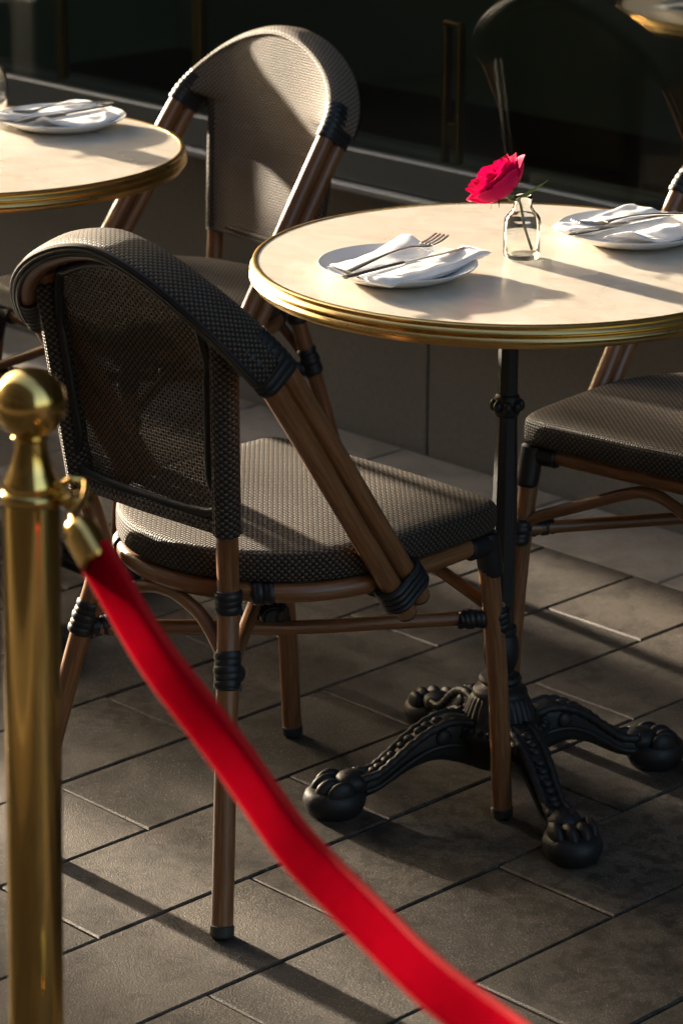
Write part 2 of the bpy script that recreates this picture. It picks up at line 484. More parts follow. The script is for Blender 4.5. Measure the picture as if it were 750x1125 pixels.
def make_chair(label):
    root = thing('bistro_chair', label, 'chair', group='woven bistro chairs')
    # --- seat pad
    out = []
    rear = lambda r, k0=0: [(r * math.cos(math.radians(t)), .02 + r * math.sin(math.radians(t)), 0) for t in (-5, -25, -45, -65, -80, -90)]
    right = cr([(0, .226, 0), (.10, .223, 0), (.180, .217, 0), (.205, .200, 0), (.2105, .14, 0), (.209, .06, 0)] + rear(.207), 6)
    loop = right + [Vector((-p.x, p.y, 0)) for p in right[-2:0:-1]]
    cen = Vector((0, .0, 0)); mb = MB(); n = len(loop)
    # rings from the bottom edge round the side to the top centre
    prof = [(.945, .411), (.978, .4115), (.993, .414), (1.0, .419), (1.0, .437), (.995, .4435), (.984, .4475), (.955, .4500), (.85, .4515), (.65, .453), (.4, .454), (.18, .4543), (0.0, .4543)]
    rings = [[Vector((p.x * k, p.y * k, z)) for p in loop] for k, z in prof]
    arc = [0]
    for i in range(n): arc.append(arc[-1] + (loop[(i + 1) % n] - loop[i]).length)
    for r in range(len(prof) - 1):
        V = rings[r] + rings[r + 1]; F = []; U = []
        for i in range(n):
            i2 = (i + 1) % n; F.append([i, i2, n + i2, n + i])
            if r < 6: z0, z1 = prof[r][1], prof[r + 1][1]; U.append([(arc[i], z0), (arc[i + 1], z0), (arc[i + 1], z1), (arc[i], z1)])
            else: U.append([(V[k].x, V[k].y) for k in (i, i2, n + i2, n + i)])
        mb.add(V, F, U, 0 if r >= 6 else 1)
    mb.add(rings[0], [list(range(n))], [[(p.x, p.y) for p in rings[0]]], 1)
    mb.build('seat', [M['weave'], M['weave_dark']], root, 50)
    # --- seat rail
    rl = cr([(0, .195, .396), (.12, .195, .396), (.178, .188, .396), (.193, .165, .396), (.196, .06, .396)] + [(x, y, .396) for x, y, _ in rear(.197)], 6)
    rl = rl + [Vector((-p.x, p.y, p.z)) for p in rl[-2:0:-1]]
    mb = MB(); mb.tube(rl, .0125, 14, closed=True); mb.build('seat_rail', M['bamboo'], root)
    # --- legs
    for s in (1, -1):
        mb = MB(); mb.tube(cr([(s * .1955, .240, 0), (s * .1945, .225, .2), (s * .192, .198, .405)], 6), RR, 16)
        lg = mb.build('leg', M['bamboo'], root)
        mb = MB(); mb.tube([(s * .1955, .2402, -.0), (s * .1953, .2387, .018)], .0146, 16); mb.build('foot_cap', M['rubber'], lg)
        pts = []
        for z in (0, .1, .2, .3, .38, .42, .46, .5, .6, .7, .762):
            x, y = post_xyz(z); pts.append((s * x, y, z))
        mb = MB(); mb.tube(smooth_path([Vector(p) for p in cr(pts, 3)], 2), RR, 16)
        lg = mb.build('leg', M['bamboo'], root)
        x0, y0 = post_xyz(0); x1, y1 = post_xyz(.018)
        mb = MB(); mb.tube([(s * x0, y0, 0), (s * x1, y1, .018)], .0146, 16); mb.build('foot_cap', M['rubber'], lg)
        # woven sleeve on the back post
        mb = MB(); mb.tube(cr([(s * post_xyz(z)[0], post_xyz(z)[1], z) for z in (.492, .495, .56, .64, .71, .75)], 3), .0172, 16)
        mb.build('post_sleeve', M['weave_dark'], root)
    # --- twin hoop rods
    for off in (.0140, -.0140):
        P, nrm = hoop_path(off)
        mb = MB(); mb.tube(P, RR, 16); hr = mb.build('hoop_rod', M['bamboo'], root)
        for e, d in ((P[0], P[1]), (P[-1], P[-2])):
            mb = MB(); u = (e - d).normalized(); mb.tube([e - u * .003, e + u * .0035], RR * .93, 14); mb.build('rod_plug', M['rubber'], hr)
    # --- woven cover over the hoop
    P, HN = hoop_path(0.)
    i0, i1 = 12, len(P) - 13
    C = P[i0:i1 + 1]; CN = HN[i0:i1 + 1]
    # a = along T x n, b along n ; for the right-to-left run T x n points inward (towards chair centre)
    def csec(i):
        o = -1
        base = [(-.001, .0305), (.006, .0285), (.0115, .0225), (.0148, .013), (.0154, .004), (.0154, -.010), (.0149, -.020), (.0130, -.0258), (.0108, -.0288)]
        return [(a * o * -1 if False else a * SGN, b) for a, b in base]
    SGN = 1
    T = (C[1] - C[0]).normalized(); side = T.cross(CN[0])
    SGN = 1 if side.x > 0 else -1          # outward on the right limb
    mb = MB(); mb.sweep(C, csec, cap=False, normals=CN, closed_sec=False)
    ob = mb.build('hoop_cover', M['weave_wrap'], root, 60)
    md = ob.modifiers.new('thick', 'SOLIDIFY'); md.thickness = .0016; md.offset = 0
    # black bead trims on the rear of the hoop
    for a, b in ((.0102, -.0290), (.0050, -.0298), (-.0002, -.0292)):
        Q = []
        for i in range(len(C)):
            t = (C[min(i + 1, len(C) - 1)] - C[max(i - 1, 0)]).normalized(); B = t.cross(CN[i])
            Q.append(C[i] + B * a * SGN + CN[i] * b)
        mb = MB(); mb.tube(Q, .0034, 8); mb.build('trim_bead', M['bead'], root)
    # --- black wraps on the hoop
    for s in (1, -1):
        mb = MB(); W = P if s == 1 else [Vector((-p.x, p.y, p.z)) for p in P]
        fine = cr(W[8:22], 10); fn = cr(HN[8:22], 10)
        L = 0; acc = []
        for i, p in enumerate(fine):
            if i: L += (p - fine[i - 1]).length
            acc.append(L)
        # keep the first 85 mm
        st = next(i for i, l in enumerate(acc) if l > .076); en = next(i for i, l in enumerate(acc) if l > .134)
        fine = fine[st:en + 1]; fn = fn[st:en + 1]; acc = acc[st:en + 1]
        def st_sec(i):
            k = .0011 * abs(math.sin(PI * (acc[i] - acc[0]) / .0088)) ** .6
            r = .0150 + k; h = .0150; q = []
            for j in range(10):
                t = PI * j / 9; q.append((r * math.cos(t), h + r * math.sin(t)))
            for j in range(10):
                t = PI + PI * j / 9; q.append((r * math.cos(t), -h + r * math.sin(t)))
            return q
        fo_ = []
        for i, q in enumerate(fn):
            t = (fine[min(i + 1, len(fine) - 1)] - fine[max(i - 1, 0)]).normalized(); fo_.append((q - t * t.dot(q)).normalized())
        mb.sweep(fine, st_sec, normals=fo_)
        mb.build('hoop_wrap', M['vinyl'], root, 60)
    # --- back panel (woven), front face towards the sitter
    rows = []; uvs = []
    NZ, NX = 40, 28
    for i in range(NZ + 1):
        row = []; uvr = []
        z = lerp(.490, .705, i / NZ)
        x, y = post_xyz(z); hw = x + .017
        for j in range(NX + 1):
            u = -1 + 2 * j / NX
            # fabric bows back slightly between the posts and curls round them at the edges
            yy = y + .0165 - .009 * (1 - u * u) - (.013 * max(0, (abs(u) - .9) / .1) ** 2)
            row.append(Vector((u * hw, yy, z))); uvr.append((u * hw, z))
        rows.append(row); uvs.append(uvr)
    # arched top: blend from the last straight row up to the hoop
    base = rows[-1]
    for i in range(1, 19):
        t = i / 18; row = []; uvr = []
        for j in range(NX + 1):
            u = -1 + 2 * j / NX; ang = PI / 2 * (1 - u)      # right..left over the top
            ang = min(max(ang, .17), PI - .17); p_, q_ = arch(ang); tgt = p_ + q_.normalized() * .0303
            p = base[j].lerp(tgt, t)
            row.append(p); uvr.append((p.x, p.z + (p.y - base[j].y) * -.3))
        rows.append(row); uvs.append(uvr)
    mb = MB(); mb.grid(rows, uvs=uvs)
    bp = mb.build('back_panel', M['weave_back'], root, 70)
    # hem bar and black bead frame on the rear of the panel
    x0, y0 = post_xyz(.497)
    mb = MB(); mb.tube([(x0 + .004, y0, .497), (0, y0 - .004, .497), (-x0 - .004, y0, .497)], .0125, 12); mb.build('panel_hem', M['weave_dark'], root)
    fr = []
    for z in (.512, .56, .62, .68, .705):
        x, y = post_xyz(z); fr.append(Vector((x - .0205, y - .007, z)))
    for k in range(0, 15):
        a = math.radians(47 + 86 * k / 14); p_, q_ = arch(a); p2, _ = arch(a + .01); t = (p2 - p_).normalized(); o_ = q_.cross(t).normalized()
        if o_.z < 0: o_ = -o_
        fr.append(p_ - o_ * .0245 + q_.normalized() * .004)
    for z in (.705, .68, .62, .56, .512):
        x, y = post_xyz(z); fr.append(Vector((-x + .0205, y - .007, z)))
    frc = cr(fr, 5, closed=True)
    mb = MB(); mb.sweep(frc, [(.0062 * math.cos(2 * PI * k / 10), .0050 * math.sin(2 * PI * k / 10)) for k in range(10)], closed=True, normals=[Vector((0, .98, .2))] * len(frc))
    mb.build('panel_frame', M['bead'], root)
    # --- stretchers: a diagonal cross tied in the middle
    for s, dz in ((1, .0), (-1, .0175)):
        xr, yr = post_xyz(.30)
        mb = MB(); a = Vector((s * -xr, yr, .300 + dz * .4)); b = Vector((s * .1945, .222, .288 + dz * .4)); c = (a + b) / 2 + Vector((0, 0, dz - .008))
        mb.tube(cr([a, a.lerp(c, .5) + Vector((0, 0, .001)), c, c.lerp(b, .5), b], 5), .0092, 12); mb.build('stretcher', M['bamboo'], root)
    # arched braces front and rear
    for ends in (((.192, .222, .287), (.176, .213, .306), (.105, .203, .337), (.032, .197, .368), (0, .196, .374)), ((.131, -.196, .305), (.112, -.189, .328), (.07, -.181, .362), (.025, -.177, .377), (0, -.176, .379))):
        E_ = [Vector(p) for p in ends]; full = E_ + [Vector((-p.x, p.y, p.z)) for p in E_[-2::-1]]
        mb = MB(); mb.tube(cr(full, 6), .0085, 12); mb.build('brace', M['bamboo'], root)
    # --- vinyl bindings
    for s in (1, -1):
        mb = MB()
        x0, y0 = post_xyz(.29); x1, y1 = post_xyz(.335)
        coil(mb, (s * x0, y0, .293), (s * x1, y1, .333), RR, .0044)
        coil(mb, (s * (x0 - .008), y0 + .014, .300), (s * (x0 - .022), y0 + .036, .300), .0095, .0036)
        mb.build('binding', M['vinyl'], root)
        mb = MB(); x0, y0 = post_xyz(.378); x1, y1 = post_xyz(.405)
        coil(mb, (s * x0, y0, .380), (s * x1, y1, .408), RR, .0042)
        coil(mb, (s * .134, -.124, .396), (s * .116, -.140, .396), .0125, .0036)
        mb.build('binding', M['vinyl'], root)
        mb = MB(); coil(mb, (s * .1945, .2265, .27), (s * .194, .221, .30), RR, .0042)
        coil(mb, (s * .186, .205, .288), (s * .168, .18, .288), .0095, .0036); mb.build('binding', M['vinyl'], root)
        # corner sleeve over leg top and rail
        mb = MB(); mb.tube(cr([(s * .1935, .210, .348), (s * .1928, .204, .375), (s * .192, .198, .408)], 4), [.0158, .016, .0165] + [.0165] * 6, 16)
        mb.tube([(s * .194, .20, .394), (s * .1945, .160, .394)], .0152, 14); mb.tube([(s * .19, .196, .394), (s * .150, .1955, .394)], .0152, 14)
        mb.build('corner_sleeve', M['vinyl'], root)
        # strap tying the arm rods to the rail
        mb = MB(); A0 = Vector((s * XE, YE, ZE)); W0 = Vector((s * XW, YW, ZW)); d = (W0 - A0).normalized()
        for k in range(4):
            c = A0 + d * (.026 + .0082 * k); Q = []
            for j in range(24):
                t = 2 * PI * j / 24
                w = .0172 * math.cos(t); hgt = .0172 * math.sin(t) + (.0147 if math.sin(t) > 0 else -.0147)
                Q.append(c + Vector((w, 0, 0)) + NA * hgt)
            mb.tube(Q, .0046, 8, closed=True)
        coil(mb, (s * .195, YE - .05, .394), (s * .195, YE - .018, .394), .0125, .0036)
        mb.build('strap', M['vinyl'], root)
    mb = MB(); coil(mb, (-.018, -.006, .300), (.018, .010, .300), .0135, .0042); coil(mb, (.016, -.008, .300), (-.016, .010, .300), .0125, .004)
    mb.build('binding', M['vinyl'], root)
    return root

chair = make_chair('dark woven bistro chair in front, seen from behind beside the brass stanchion and red rope')
chair.location = (-.1185, -.3117, 0); chair.rotation_euler = (0, 0, math.radians(1.87))
pale = dup(chair, (-1.0564, .3295, 0), math.radians(174.4), 'bistro chair with a sunlit pale woven backrest between the two tables, facing the street')
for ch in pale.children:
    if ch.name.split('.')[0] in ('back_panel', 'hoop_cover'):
        ch.material_slots[0].link = 'OBJECT'; ch.material_slots[0].material = M['weave_sunlit']  # this chair gets the weave with sunlight in its colour
dup(chair, (.0188, .4372, 0), math.radians(187.5), 'bistro chair cut off by the right edge, its seat behind the iron table pole')

# ------------------------------------------------------------------ tables
HT = .735
def make_table(label, loc, rz):
    root = thing('bistro_table', label, 'table', loc, rz, 'round brass-rimmed bistro tables')
    Rt = .330
    mb = MB(); mb.lathe([(0, HT - .0012), (.1, HT - .0012), (Rt - .008, HT - .0012), (Rt - .0065, HT - .003), (Rt - .0065, HT - .02), (0, HT - .02)], 96); mb.build('tabletop', M['marble'], root)
    z = HT
    prof = [(Rt - .0078, z - .0035), (Rt - .0075, z - .0006), (Rt - .006, z), (Rt - .003, z - .0002), (Rt - .001, z - .0018), (Rt - .0012, z - .0040), (Rt - .0026, z - .0058),
            (Rt + .0006, z - .0078), (Rt + .0022, z - .0104), (Rt + .0008, z - .0130), (Rt - .0022, z - .0146), (Rt + .0014, z - .0166), (Rt + .0030, z - .0195), (Rt + .0018, z - .0225),
            (Rt - .0016, z - .0240), (Rt - .0016, z - .0258), (Rt - .003, z - .0292), (Rt - .009, z - .0305), (Rt - .02, z - .0295), (Rt - .02, z - .022), (Rt - .0078, z - .0205)]
    mb = MB(); mb.lathe(prof, 128); mb.build('rim', M['brass_rim'], root, 35)
    mb = MB(); mb.lathe([(0, HT - .034), (.05, HT - .034), (.06, HT - .030), (.20, HT - .0295), (Rt - .0205, HT - .0285), (Rt - .0205, HT - .0215), (0, HT - .0215)], 64); mb.build('underside', M['iron'], root)
    # pole: octagonal, slightly tapering
    mb = MB(); mb.lathe([(.0125, HT - .035), (.0132, .56), (.0138, .52), (.0165, .40), (.0165, .30), (.0155, .225)], 8)
    mb.build('pole', M['iron'], root, 20)
    mb = MB(); mb.lathe([(.0125, .556), (.0155, .554), (.0165, .551), (.0165, .530), (.0155, .527), (.0125, .525)], 24)
    for k in range(8):
        a = 2 * PI * k / 8; mb.ellipsoid((.017 * math.cos(a), .017 * math.sin(a), .5405), (.0062, .0062, .0085), None, 10, 8)
    mb.build('collar', M['iron'], root)
    # turned column, fluted dome, beaded flange
    mb = MB()
    mb.lathe([(.0155, .236), (.0195, .234), (.0205, .228), (.019, .223), (.0215, .218), (.0245, .205), (.0245, .192), (.0205, .178), (.0175, .170), (.0185, .168), (.0265, .165), (.029, .160), (.0265, .155), (.0235, .153), (.0255, .150), (.034, .147), (.037, .143), (.037, .139), (.034, .137)], 40)
    flt = lambda a, j: 1 + (.05 * abs(math.sin(a * 14)) if 2 <= j <= 6 else 0)
    mb.lathe([(.03, .139), (.0355, .138), (.0365, .135), (.040, .128), (.043, .120), (.0455, .113), (.0465, .109), (.050, .107), (.052, .104), (.056, .102), (.0655, .099), (.069, .094), (.067, .088), (.060, .084), (.055, .07), (.050, .05), (.044, .042), (0, .042)], 112, rmod=flt)
    for k in range(30):
        a = 2 * PI * k / 30; R = Matrix.Rotation(a, 3, 'Z') @ Matrix.Rotation(.5, 3, 'X')
        mb.ellipsoid((.0605 * math.cos(a), .0605 * math.sin(a), .1005), (.0062, .0048, .0042), R, 8, 6)
    mb.build('base_hub', M['iron'], root)
    for k in range(4):
        a = math.radians(200.9) - TH0 + k * PI / 2
        R = Matrix.Rotation(a, 3, 'Z'); q = lambda r, t, zz: R @ Vector((r, t, zz))
        path = cr([(.035, 0, .072), (.07, 0, .084), (.10, 0, .083), (.13, 0, .070), (.158, 0, .051), (.180, 0, .038), (.205, 0, .034)], 6)
        hh = [.036, .033, .026, .021, .017, .0145, .016]; ww = [.019, .020, .0185, .0165, .015, .015, .018]
        def sec(i):
            t = i / (len(path) - 1) * 6; j = min(5, int(t)); f = t - j
            h = lerp(hh[j], hh[j + 1], f); w = lerp(ww[j], ww[j + 1], f); o = []
            for m_ in range(18):
                an = 2 * PI * m_ / 18; c, s_ = math.cos(an), math.sin(an)
                o.append((w * math.copysign(abs(c) ** .6, c), h * math.copysign(abs(s_) ** .7, s_)))
            return o
        mb = MB(); mb.sweep([R @ p for p in path], sec, normals=[R @ Vector((0, 0, 1)) if True else None] * len(path))
        # side scrolls and scales along the crest
        for sd in (-1, 1):
            Q = []; rr = []
            for i, p in enumerate(path[2:]):
                t = (i + 2) / (len(path) - 1) * 6; j = min(5, int(t)); f = t - j
                h = lerp(hh[j], hh[j + 1], f); w = lerp(ww[j], ww[j + 1], f)
                Q.append(R @ Vector((p.x, sd * w * .82, p.z + h * .86))); rr.append(.0052 + .0016 * abs(math.sin(i * 1.05)))
            mb.tube(Q, rr, 8)
            Q = []
            for i, p in enumerate(path[4:-2]):
                t = (i + 4) / (len(path) - 1) * 6; j = min(5, int(t)); f = t - j
                w = lerp(ww[j], ww[j + 1], f); Q.append(R @ Vector((p.x, sd * w * 1.0, p.z - .004)))
            mb.tube(Q, .0036, 8)
            mb.ellipsoid(R @ Vector((.088, sd * .018, .092)), (.012, .006, .012), R, 12, 8)
        for i in range(9):
            t = .30 + .07 * i; p = path[int(t * (len(path) - 1))]; j = min(5, int(t * 6)); f = t * 6 - j; h = lerp(hh[j], hh[j + 1], f)
            mb.ellipsoid(R @ Vector((p.x, 0, p.z + h * .95)), (.0085, .0085, .0055), R, 10, 6)
        lg = mb.build('leg', M['iron'], root, 50)
        # lion paw on a pad
        mb = MB(); pc = R @ Vector((.236, 0, 0))
        pr = [(0, 0), (.030, 0), (.0345, .004), (.0385, .014), (.0395, .022), (.037, .030), (.033, .0345), (.029, .036), (.02, .038), (0, .039)]
        V = MB(); V.lathe(pr, 32)
        mb.add([pc + R @ Vector((v[0] * 1.08, v[1] * .98, v[2])) for v in V.v], V.f)
        for j, (t_, r_, s_) in enumerate(((-.0245, .236, .010), (-.009, .247, .0115), (.009, .247, .0115), (.0245, .236, .010))):
            mb.ellipsoid(R @ Vector((r_, t_, .036)), (.020, s_ * .9, .0165), R @ Matrix.Rotation(.35, 3, 'Y'), 14, 10)
            mb.ellipsoid(R @ Vector((r_ + .016, t_ * 1.08, .027)), (.009, s_ * .62, .0085), R @ Matrix.Rotation(.7, 3, 'Y'), 10, 8)
        mb.ellipsoid(R @ Vector((.212, 0, .041)), (.024, .023, .0165), R, 14, 10)
        mb.build('paw_foot', M['iron'], lg, 60)
    return root
TH0 = math.radians(44.2694)
make_table('cream marble bistro table with the pink rose, on a black cast-iron base', (0, 0, 0), 0)
t2 = make_table('cream marble bistro table cut off by the left edge, partly behind the front chair', (-1.03, -.085, 0), math.radians(8))

# ------------------------------------------------------------------ table settings
def make_plate(label, c):
    mb = MB(); mb.lathe([(0, .0042), (.055, .0042), (.062, .0046), (.075, .0095), (.094, .0172), (.0985, .0188), (.0998, .0180), (.0985, .0165), (.080, .0070), (.064, .0008), (.058, 0), (.052, .0006), (0, .0012)], 72)
    o = mb.build('dinner_plate', M['china'], None, 45); o.location = c
    return tag(o, label, 'plate', 'white dinner plates')
P1 = (-.032, -.172, HT); P2 = (.040, .192, HT); P3 = (-1.052, .120, HT)
make_plate('white plate nearest the front chair, left of the rose vase', P1)
make_plate('white plate to the right of the rose vase, cut by the right edge', P2)
make_plate('white plate on the left-hand table next to the drinking glass', P3)

def make_napkin(label, c, rz, seed, mir=1):
    rnd = random.Random(seed); mb = MB()
    # two folded layers, each a closed soft slab bent over the plate; long axis y
    def layer(x0, x1, y0, y1, zf, th, skew, ph):
        NX, NY = 30, 36; top = []; bot = []
        for i in range(NY + 1):
            v = i / NY; rt = []; rb = []
            for j in range(NX + 1):
                u = j / NX
                x = lerp(x0, x1, u) + skew * (v - .5) + .0035 * math.sin(5 * v + ph)
                y = lerp(y0, y1, v) + .004 * math.sin(4 * u + ph) + .02 * (u - .5) * skew * 6
                z = zf(x, y, u, v)
                e = min(u, 1 - u) * (x1 - x0); e2 = min(v, 1 - v) * (y1 - y0)
                k = min(1, e / (th * .9)) ; k2 = min(1, e2 / (th * .5))
                k = math.sqrt(max(0, 1 - (1 - k) ** 2)) * math.sqrt(max(0, 1 - (1 - k2) ** 2))
                rip = .0004 * math.sin(23 * v + 6 * u + ph) + .0006 * math.sin(9 * u - 6 * v + ph)
                rt.append(Vector((x * mir, y, z + th * (.5 + .5 * k) + rip))); rb.append(Vector((x * mir, y, z + th * (.5 - .5 * k) + rip * .5)))
            top.append(rt); bot.append(rb)
        mb.grid(top); mb.grid([r[::-1] for r in bot])
        # close the rim
        ring = lambda G: G[0] + [r[-1] for r in G[1:]] + G[-1][-2::-1] + [r[0] for r in G[-2:0:-1]]
        a = ring(top); b = ring(bot); n = len(a)
        mb.add(a + b, [[i, (i + 1) % n, n + (i + 1) % n, n + i] for i in range(n)])
    plate = lambda x, y: .0055 + max(0, (math.hypot(x, y) - .062) / .036) * .0125
    lift = lambda x, y: max(.0055, plate(x, y)) if math.hypot(x, y) < .1 else .019 - (math.hypot(x, y) - .1) * .12
    layer(-.060, .060, -.074, .084, lambda x, y, u, v: lift(x, y) * .75 + .001, .0030, .006, seed)
    # back fold, rising to a peaked corner
    layer(-.066, -.006, -.066, .080, lambda x, y, u, v: lift(x, y) * .65 + .004 + .016 * max(0, v - .55) ** 1.5 * 2.4 * (1 - abs(u - .35)) + .004 * math.sin(PI * u), .0045, -.010, seed + 1)
    # front roll
    layer(.022, .068, -.094, .100, lambda x, y, u, v: lift(x, y) * .5 + .0045 + .006 * v, .0095, -.010, seed + 2)
    layer(.006, .060, -.088, .094, lambda x, y, u, v: lift(x, y) * .55 + .0035 + .002 * v, .0026, -.008, seed + 3)
    o = mb.build('napkin', M['napkin'], None, 75); o.location = (c[0], c[1], c[2]); o.rotation_euler = (0, 0, rz)
    return tag(o, label, 'napkin', 'folded white napkins')
make_napkin('folded white napkin under fork and knife on the plate nearest the front chair', P1, math.radians(3), 1)
make_napkin('folded white napkin under fork and knife on the plate cut by the right edge', P2, math.radians(184), 4, 1)
make_napkin('folded white napkin on the plate at the left-hand table', P3, math.radians(182), 9, 1)

def flat_strip(mb, pts, widths, th, up=(0, 0, 1)):
    pts = cr(pts, 6); n = len(pts); ws = []
    for i in range(n):
        t = i / (n - 1) * (len(widths) - 1); j = min(len(widths) - 2, int(t)); ws.append(lerp(widths[j], widths[j + 1], t - j))
    def sec(i):
        w = ws[i]; h = th
        return [(w * math.cos(2 * PI * k / 12), h * math.sin(2 * PI * k / 12)) for k in range(12)]
    mb.sweep(pts, sec, up=up)
def make_fork(label, loc, rot):
    mb = MB()    # tines towards +y
    flat_strip(mb, [(0, -.098, .004), (0, -.06, .0065), (0, -.01, .0085), (0, .03, .0062), (0, .048, .0030)], [.0050, .0052, .0026, .0021, .0030, .0072], .0012)
    flat_strip(mb, [(0, .044, .0034), (0, .056, .0020), (0, .066, .0024)], [.0055, .0098, .0096], .0010)
    for t in (-1.5, -.5, .5, 1.5):
        mb.tube(cr([(t * .0062 * .95, .062, .0022), (t * .0062, .078, .0034), (t * .0062, .096, .0078)], 4), [.0016] * 9, 6)
    o = mb.build('fork', M['steel'], None, 50); o.location = loc; o.rotation_euler = rot
    return tag(o, label, 'fork', 'table forks')
def make_knife(label, loc, rot):
    mb = MB()
    flat_strip(mb, [(0, -.108, 0), (0, -.07, 0), (0, -.01, 0)], [.0052, .0054, .0040, .0034], .0024)
    flat_strip(mb, [(0, -.014, 0), (.001, .02, 0), (.002, .07, 0), (-.002, .105, 0)], [.0034, .0062, .0072, .0070, .0015], .0008, (-.2, 0, 1))
    o = mb.build('knife', M['steel'], None, 50); o.location = loc; o.rotation_euler = rot
    return tag(o, label, 'knife', 'table knives')
zc = HT + .0255
make_fork('steel fork lying on the napkin nearest the front chair', (-.030, -.176, zc), (math.radians(2), 0, math.radians(8)))
make_knife('steel knife lying beside the fork nearest the front chair', (-.004, -.180, zc), (math.radians(1), 0, math.radians(-1)))
make_fork('steel fork lying on the napkin cut by the right edge', (.046, .190, zc), (math.radians(2), 0, math.radians(165)))
make_knife('steel knife with its tip overhanging the plate cut by the right edge', (.041, .168, zc), (math.radians(1), 0, math.radians(179)))
make_knife('steel knife on the napkin at the left-hand table', (-1.026, .098, zc), (math.radians(1), 0, math.radians(187)))
make_fork('steel fork on the napkin at the left-hand table', (-1.055, .12, zc), (math.radians(2), 0, math.radians(176)))

# drinking glass on the left table
mb = MB(); mb.lathe([(0, .001), (.024, .0), (.028, .003), (.0345, .02), (.037, .038), (.036, .058), (.0325, .078), (.0315, .079), (.0345, .058), (.0355, .038), (.033, .021), (.026, .007), (0, .006)], 48)
o = mb.build('drinking_glass', M['vase_glass'], None, 40); o.location = (-1.186, .075, HT)
tag(o, 'clear drinking glass on the left-hand table at the left edge', 'glass')

# bud vase
VX, VY = .0055, .0145
mb = MB()
mb.lathe([(0, .0004), (.0205, 0), (.0232, .0018), (.0240, .006), (.0242, .030), (.0238, .046), (.0228, .0515), (.0195, .0565), (.0150, .0610), (.0125, .0655), (.0113, .071), (.0114, .0745), (.0119, .0765), (.0121, .0800), (.0112, .0812), (.0102, .0800), (.0098, .071), (.0105, .0655), (.0132, .0605), (.0180, .0552), (.0219, .050), (.0227, .030), (.0225, .0080), (.0200, .0052), (0, .0046)], 10)
vase = mb.build('bud_vase', M['vase_glass'], None, 50); vase.location = (VX, VY, HT); vase.rotation_euler = (0, 0, .2)
tag(vase, 'small clear glass bottle vase holding the pink rose', 'vase')

# rose
RC = Vector((VX - .0235, VY - .0225, HT + .0965))       # middle of the bloom
AX = Vector((-.46, -.40, .80)).normalized()
rose = thing('rose', 'deep pink rose leaning left in the small glass bottle', 'flower', (VX, VY, HT))
def bloom():
    mb = MB(); rnd = random.Random(5)
    u0 = AX.orthogonal().normalized(); w0 = AX.cross(u0)
    rot = Matrix((u0, w0, AX)).transposed()
    # (count, base radius, rim radius, height, width angle, curl)
    layers = [(3, .003, .006, .027, 2.6, -.2), (4, .005, .0105, .030, 2.1, -.1), (5, .007, .0155, .0315, 1.8, .05), (5, .009, .0210, .032, 1.7, .15), (5, .010, .0260, .031, 1.7, .3), (5, .011, .0305, .029, 1.7, .45), (5, .011, .0330, .025, 1.7, .7)]
    ph = 0
    for li, (n, rb, rt, h, wa, curl) in enumerate(layers):
        ph += 1.1
        for k in range(n):
            a0 = ph + 2 * PI * k / n + rnd.uniform(-.15, .15); hs = h * 1.18 * rnd.uniform(.94, 1.06); rs = rnd.uniform(.94, 1.08); rows = []
            p1 = rnd.uniform(0, 6)
            for i in range(11):
                t = i / 10; row = []
                for j in range(13):
                    s = -1 + 2 * j / 12
                    wdt = wa / 2 * (.45 + .55 * math.sin(PI * min(1, t * .75 + .12)))
                    edge = 1 - .10 * s * s * t + (.02 * math.exp(-(s / .25) ** 2) * t ** 3)
                    r = lerp(rb, rt * rs * 1.24, math.sin(t * PI / 2) ** .62) - .003 * (s * s) * t * (1 if li > 1 else -.2)
                    z = hs * t * edge
                    if t > .68:          # rim turns outwards
                        q = (t - .68) / .32; r += curl * .0050 * q ** 1.6; z -= curl * .0058 * q ** 2.2
                    r += .0009 * math.sin(6 * s + p1) * t * t; z += .0007 * math.sin(5 * s + p1 * 2) * t ** 3
                    an = a0 + s * wdt
                    row.append(RC + rot @ Vector((r * math.cos(an), r * math.sin(an), z - .012 - .0012 * li)))
                rows.append(row)
            mb.grid(rows)
    ob = mb.build('bloom', M['petal'], None, 80, recalc=False)
    return ob
def keep(o):      # parent without moving
    o.parent = rose; o.matrix_parent_inverse = Matrix.Translation(-Vector((VX, VY, HT))); return o
keep(bloom())
bb = RC - AX * .014
st = cr([bb, bb - AX * .014, Vector((VX - .004, VY - .003, HT + .073)), Vector((VX + .001, VY + .001, HT + .045)), Vector((VX + .012, VY + .006, HT + .009))], 8)
mb = MB(); mb.tube(st, .0019, 10); keep(mb.build('stem', M['stem'], None))
mb = MB(); mb.ellipsoid(bb - AX * .003, (.0062, .0062, .007), None, 12, 8)
u0 = AX.orthogonal().normalized()
for k in range(5):
    d = Matrix.Rotation(2 * PI * k / 5 + .4, 3, AX) @ u0; sd = AX.cross(d); rows = []
    for i in range(8):
        t = i / 7; w = .0042 * math.sin(PI * (t * .8 + .2)) * (1 - t) ** .4 + .0002
        c = bb + d * (.005 + .024 * t) - AX * (.001 - .004 * t + .012 * t * t)
        rows.append([c - sd * w, c + AX * -.0006, c + sd * w])
    mb.grid(rows)
# one long curling sepal to the right
rt_ = Vector((.698, .716, 0)); q0 = bb - AX * .006
cc = cr([q0, q0 + rt_ * .014 + Vector((0, 0, -.004)), q0 + rt_ * .032 + Vector((0, 0, .006)), q0 + rt_ * .052 + Vector((0, 0, .020))], 5); rows = []
for i, c in enumerate(cc):
    t = i / (len(cc) - 1); w = .0034 * math.sin(PI * (t * .75 + .25)) + .0002; rows.append([c + Vector((0, 0, w)), c + Vector((.4, -.4, 0)) * w * .4, c - Vector((0, 0, w))])
mb.grid(rows); keep(mb.build('sepals', M['leaf'], None, 80))

